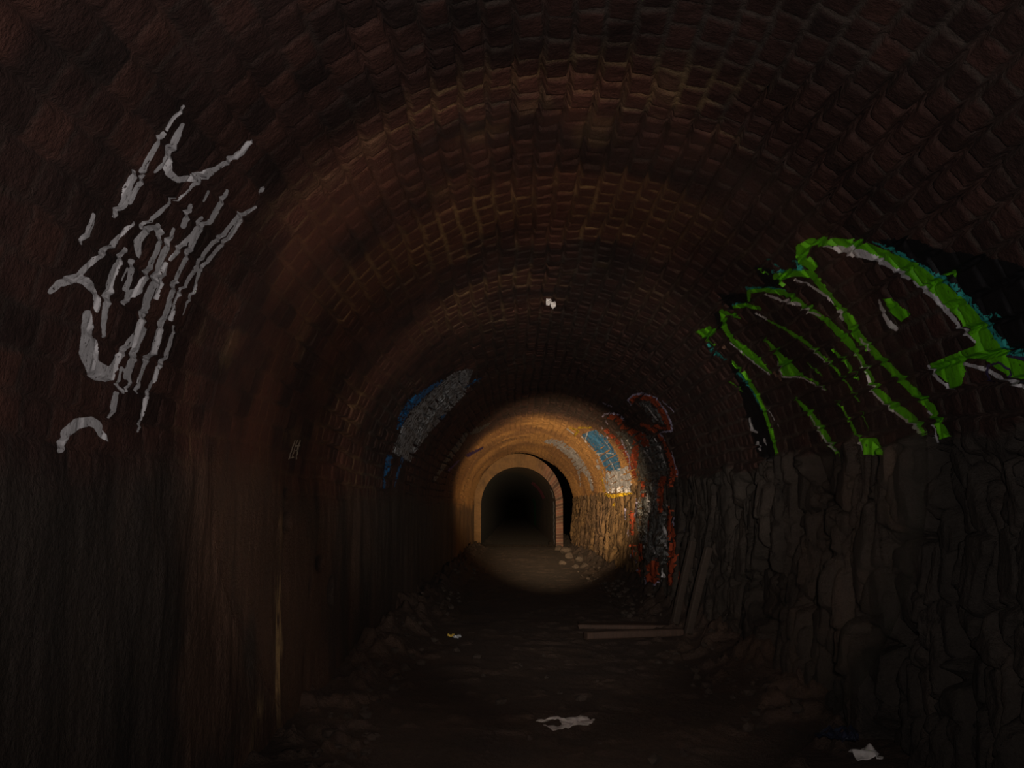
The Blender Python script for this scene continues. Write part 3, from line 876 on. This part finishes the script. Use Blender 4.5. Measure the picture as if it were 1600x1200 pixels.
g = graffiti('faint grey and purple scribble on the left vault beside the lit ring', (720, 690))
paint(g, 'grey_scrawl', GREYP, [[(582, 318, 5), (525, 348, 22), (495, 362, 16)], [(470, 372, 22), (425, 435, 26), (385, 490, 22), (340, 560, 14)]], C4, 0, 0.8, 2, True, None, 0.36, 14)
paint(g, 'purple_scrawl', mat_paint('violet_paint', (0.10, 0.05, 0.30), 0.45), [[(545, 422, 8), (480, 456, 16)], [(440, 480, 8), (400, 520, 10)]], C4, 0, 0.8, 2)

g = graffiti('tiny pale scribbled tag alone on the left wall', (459, 700))
C8 = (400, 640, 5.456)
paint(g, 'pale_stroke', mat_paint('cream_paint', (0.66, 0.60, 0.46), 0.36), [
    [(325, 262, 9), (300, 330, 10), (272, 420, 10)], [(345, 262, 9), (320, 330, 8), (300, 410, 10)], [(368, 264, 9), (350, 320, 14), (335, 420, 10)], [(275, 415, 9), (310, 405, 9)], [(325, 350, 9), (345, 345, 9)], [(330, 310, 12), (365, 305, 10)]], C8, 0, 0.5, 0.35, False)


# far inside the narrow lining: thin painted bands on the lining's own surface
def lining_paint(name, label, mat, rows):
    """rows: (fraction along the lining profile from, to, distance from, to)"""
    o = thing('graffiti', label, 'graffiti')
    for k, (nm, mt, t0, t1, ya, yb) in enumerate(rows):
        tv = np.linspace(t0, t1, 24); yv = np.linspace(ya, yb, 10)
        ii = tv * 319
        P0 = np.stack([np.interp(ii, np.arange(320), IN2[:, 0]), np.interp(ii, np.arange(320), IN2[:, 1])], -1)
        d_ = 0.03
        V_ = np.stack([P0[:, 0][:, None] + (np.sign(cxl - P0[:, 0]) * d_)[:, None] + 0 * yv, np.broadcast_to(yv, (24, 10)) + 0.25 * np.sin(tv * 190)[:, None], (P0[:, 1] - d_ * 0.6)[:, None] + 0 * yv], -1)
        grid_mesh(nm, V_, mt, None, None, o)
    return o


lining_paint('graffiti', 'thin pink painted streak far inside the narrow tunnel, right haunch', MAGENTA, [('pink_stroke', MAGENTA, 0.60, 0.73, 52, 57)])
lining_paint('graffiti', 'thin green painted line far inside the narrow tunnel, right wall', DGREEN, [('green_stroke', DGREEN, 0.70, 0.95, 76, 86)])
lining_paint('graffiti', 'white flaked paint on the right jamb of the narrow tunnel', PGREY, [('white_stroke', PGREY, 0.76, 0.98, 40.8, 42.0), ('white_stroke', WHITEP, 0.70, 0.745, 40.5, 41.3)])


# ---------------------------------------------------------------- loose things
def beam_bm(L, w_, h_, seed=0, bend=0.01, n=14):
    """a weathered timber along x, worn edges, slightly bent"""
    r = random.Random(seed)
    bm = bmesh.new()
    c = 0.14 * min(w_, h_)
    sec = [(-w_ / 2 + c, 0), (w_ / 2 - c, 0), (w_ / 2, c), (w_ / 2, h_ - c), (w_ / 2 - c, h_), (-w_ / 2 + c, h_), (-w_ / 2, h_ - c), (-w_ / 2, c)]
    rings = []
    for k in range(n + 1):
        x = L * k / n
        off = bend * math.sin(PI * k / n) + r.uniform(-1, 1) * 0.0015
        ends = r.uniform(-0.01, 0.01) if k in (0, n) else 0
        rings.append([bm.verts.new((x + ends + (r.uniform(-0.012, 0.012) if k in (0, n) else 0), yy_ + off + r.uniform(-1, 1) * 0.0015, zz_ + r.uniform(-1, 1) * 0.0015)) for yy_, zz_ in sec])
    for k in range(n):
        for q in range(8): bm.faces.new((rings[k][q], rings[k][(q + 1) % 8], rings[k + 1][(q + 1) % 8], rings[k + 1][q]))
    bm.faces.new(rings[0]); bm.faces.new(list(reversed(rings[n])))
    bmesh.ops.recalc_face_normals(bm, faces=bm.faces)
    return bm


def lay(o, p0, p1, roll=0.0):
    """orient a thing built along +x from p0 towards p1"""
    v = Vector(p1) - Vector(p0)
    q = v.to_track_quat('X', 'Z')
    o.location = p0
    o.rotation_euler = (q.to_matrix() @ Matrix.Rotation(roll, 3, 'X')).to_euler()


def flpt(px, py, dz=0.0):
    x, y, z = on_floor(px, py)
    return Vector((x, y, z + dz))


def lie(name, label, cat, pa, pb, w_, h_, mat, seed):
    a, b = flpt(*pa), flpt(*pb)
    zz_ = max(float(floor_z(a.x + (b.x - a.x) * t, a.y + (b.y - a.y) * t)) for t in np.linspace(0, 1, 12))
    a.z = b.z = zz_ - 0.012
    o = obj(name, beam_bm((b - a).length, w_, h_, seed), mat, None, False)
    lay(o, a, b)
    return tag(o, label, cat)


lie('wooden_batten', 'narrow reddish timber batten lying on the dirt in front of a wide plank', 'timber', (915, 1003), (1064, 992), 0.10, 0.085, M_WOOD, 3)
lie('wooden_plank', 'wide dark plank lying flat on the dirt behind a narrow batten', 'timber', (905, 984), (1046, 975), 0.32, 0.055, M_WOOD, 4)


def lean(label, foot, headpx, seed, w_, h_):
    a = flpt(*foot, -0.01)
    s_, y_ = wall_at(np.array(float(headpx[0])), np.array(float(headpx[1])))
    d = ray(*headpx)
    b = Vector(EYE + d * ((a.y + 0.12) / d[1]))
    o = obj('leaning_timber', beam_bm((b - a).length, w_, h_, seed), M_WOOD2, None, False)
    lay(o, a, b)
    return tag(o, label, 'timber')


lean('leaning timber prop at the foot of the red graffiti, left of two', (1058, 978), (1087, 848), 7, 0.07, 0.09)
lean('leaning timber prop against the bare rock, right of two', (1080, 992), (1112, 858), 8, 0.07, 0.09)

# sill and block at the mouth of the narrow tunnel
sz = float(floor_z(0.3, 39.8))
o = obj('timber_sill', beam_bm(2.75, 0.14, 0.10, 11, 0.02), M_IRON, None, False)
o.location = (-1.15, 39.8, sz - 0.01)
tag(o, 'black timber sill lying across the mouth of the narrow tunnel', 'timber')
bm = bmesh.new()
bmesh.ops.create_cube(bm, size=1)
bmesh.ops.scale(bm, vec=(0.20, 0.22, 0.24), verts=bm.verts)
bmesh.ops.bevel(bm, geom=bm.edges[:], offset=0.025, segments=2, affect='EDGES')
for v in bm.verts: v.co.z += 0.12; v.co += Vector([random.uniform(-.008, .008) for _ in range(3)])
o = obj('stone_block', bm, M_IRON, None, False); o.location = (1.42, 39.55, sz)
tag(o, 'small black block at the right foot of the narrow tunnel mouth', 'block')


def stone_bm(r, seed, sub=2):
    bm = bmesh.new()
    bmesh.ops.create_icosphere(bm, subdivisions=sub, radius=r)
    rr_ = random.Random(seed)
    ax = [Vector((rr_.uniform(-1, 1), rr_.uniform(-1, 1), rr_.uniform(-1, 1))).normalized() for _ in range(7)]
    lim = [r * rr_.uniform(0.45, 0.8) for _ in ax]
    for v in bm.verts:
        for n_, l_ in zip(ax, lim):
            d = v.co.dot(n_)
            if d > l_: v.co -= n_ * (d - l_)
        v.co.z *= 0.7
    zm = min(v.co.z for v in bm.verts)
    for v in bm.verts: v.co.z -= zm
    return bm


# the few separate stones the torch picks out at the mouth of the narrow tunnel
for k, (px, py, r_) in enumerate(((872, 856, .18), (884, 861, .22), (890, 869, .16), (880, 878, .13), (903, 874, .18), (912, 884, .14), (898, 884, .12))):
    x, y, z = on_floor(px, py + 4)
    o = obj('rock', stone_bm(r_, 40 + k), M_ROCK, None, False)
    o.location = (x, y, z - 0.03)
    o.rotation_euler = (0, 0, k * 1.3)
    tag(o, 'broken rock in the torch light beside the mouth of the narrow tunnel', 'rock', 'rocks at the narrow tunnel mouth')

# uncounted rubble at the feet of both walls
bm = bmesh.new()
rg = random.Random(12)
for k in range(420):
    right_ = rg.random() < 0.65
    y = 4.6 + 20 * rg.random() ** 1.8
    x = rg.uniform(1.5, 2.1) if right_ else rg.uniform(-1.4, -0.9)
    if rg.random() < 0.12 and y < 13: x = rg.uniform(-0.9, 1.7)
    if 0.5 < x < 2.25 and 10.8 < y < 13.6 or y < 6.9 and x > 1.4: continue
    if y < 7 and x < -0.95: x += 0.15
    b2 = stone_bm(rg.choice((.02, .03, .03, .045, .06)), k, 1)
    z = float(floor_z(x, y)) - 0.012
    m_ = bpy.data.meshes.new('t'); b2.transform(Matrix.Translation((x, y, z)) @ Matrix.Rotation(rg.uniform(0, 6), 4, 'Z')); b2.to_mesh(m_); b2.free()
    bm.from_mesh(m_); bpy.data.meshes.remove(m_)
o = obj('rubble', bm, M_STONE, None, False)
tag(o, 'loose broken stones strewn along the feet of both tunnel walls', 'rubble', None, 'stuff')


def crumple(w_, l_, amp, seed, lobes=None, n=46, fold=6.0, thick=0.004):
    """a creased sheet with real thickness, its lowest point on z = 0"""
    u = np.linspace(-1, 1, n); U, W = np.meshgrid(u, u, indexing='ij')
    r1 = fbm(U * 1.4 + 5, W * 1.4, seed, 2); r2 = fbm(U * fold / 2, W * fold / 2, seed + 3, 3)
    crease = np.abs(r1 - 0.5) * 2 + 0.55 * np.abs(r2 - 0.5) * 2
    X = U * w_ / 2 * (1 + 0.12 * (fbm(W * 3, U, seed + 7, 3) - 0.5)); Yv = W * l_ / 2 * (1 + 0.25 * (fbm(U * 3, W, seed + 9, 3) - 0.5))
    Zv = amp * crease
    keep = None
    if lobes is not None:
        m = lobes(U, W) + (fbm(U * 5, W * 5, seed + 11, 3) - 0.5) * 0.25
        ins = m > 0; keep = ins[:-1, :-1] & ins[1:, :-1] & ins[1:, 1:] & ins[:-1, 1:]
    Zv = Zv - Zv.min()
    return np.stack([X, Yv, Zv], -1), keep


def litter(name, label, cat, px, py, rz, V_, keep, mat, tilt=0.0, thick=0.003):
    x, y, z = on_floor(px, py)
    o = grid_mesh(name, V_, mat, keep)
    rad = 0.5 * np.ptp(V_[..., 0])
    zz_ = max(float(floor_z(x + rad * 0.6 * math.cos(a), y + rad * 0.6 * math.sin(a))) for a in np.linspace(0, 6.28, 9))
    o.location = (x, y, max(z, zz_) - 0.004)
    o.rotation_euler = (tilt, 0, rz)
    md = o.modifiers.new('thickness', 'SOLIDIFY'); md.thickness = thick
    return tag(o, label, cat)


Vb, kb = crumple(0.42, 0.42, 0.065, 61, lambda U, W: np.maximum(0.9 - np.hypot((U - 0.45) / 0.62, (W + 0.1) / 0.9), np.maximum(0.8 - np.hypot((U + 0.25) / 0.8, (W - 0.38 + 0.2 * U) / 0.32), 0.8 - np.hypot((U + 0.1) / 0.75, (W + 0.55) / 0.34))))
litter('plastic_bag', 'torn crumpled white plastic bag lying in the middle of the dirt floor', 'bag', 880, 1137, 0.05, Vb, kb, M_WHITE)
n = 36
u = np.linspace(-1, 1, n); U, W = np.meshgrid(u, u, indexing='ij')
Zc = 0.035 * np.exp(-((W + 0.55 + 0.5 * U) / 0.35) ** 2) * (U < 0.35) + 0.05 * np.exp(-((U - 0.55) / 0.3) ** 2 - ((W - 0.4) / 0.5) ** 2) + 0.012 * fbm(U * 3, W * 3, 71, 3)
litter('paper_wrapper', 'small folded white paper wrapper on the floor at the lower right', 'wrapper', 1352, 1179, 0.12, np.stack([U * 0.088 + 0.018 * W, W * 0.12, Zc - Zc.min()], -1), None, M_PAPER)
Vd, kd = crumple(0.26, 0.26, 0.075, 81, lambda U, W: 1.02 - np.hypot(U, W * 1.05))
litter('plastic_wrapper', 'dark blue glossy plastic wrapper behind the small white paper wrapper', 'wrapper', 1308, 1163, -0.25, Vd, kd, M_BLUEBAG)
Vy, ky = crumple(0.085, 0.11, 0.05, 91, lambda U, W: 1.0 - np.hypot(U, W), 20)
litter('litter_scrap', 'tiny yellow scrap of litter on the dark floor to the left', 'litter', 704, 994, 0.3, Vy, ky, M_YEL)
Vy, ky = crumple(0.095, 0.12, 0.05, 95, lambda U, W: 1.0 - np.hypot(U, W), 20)
litter('litter_scrap', 'tiny grey foil scrap beside a yellow one on the dark floor', 'litter', 714, 997, -0.2, Vy, ky, M_GREY)

# torn paper stuck to the vault
s_, y_ = wall_at(np.array(860.0), np.array(466.0))
p = wall_point(np.array([float(s_)]), np.array([float(y_)]))[0]
bx, bz, nx, nz = base(np.array([float(s_)]))
Vp, kp = crumple(0.15, 0.16, 0.05, 103, lambda U, W: np.maximum(0.75 - np.hypot((U + 0.3) / 0.55, (W - 0.1) / 0.95), 0.7 - np.hypot((U - 0.45) / 0.55, (W + 0.35) / 0.8)), 30)
o = grid_mesh('paper_scrap', Vp, M_PAPER, kp)
o.modifiers.new('thickness', 'SOLIDIFY').thickness = 0.003
nrm = Vector((nx[0], 0, nz[0]))
o.rotation_euler = (math.radians(68), math.radians(8), 0)
o.location = Vector(p) + Vector((0, 0, -0.045))
tag(o, 'small torn white scrap of paper stuck to the crown of the vault', 'paper')
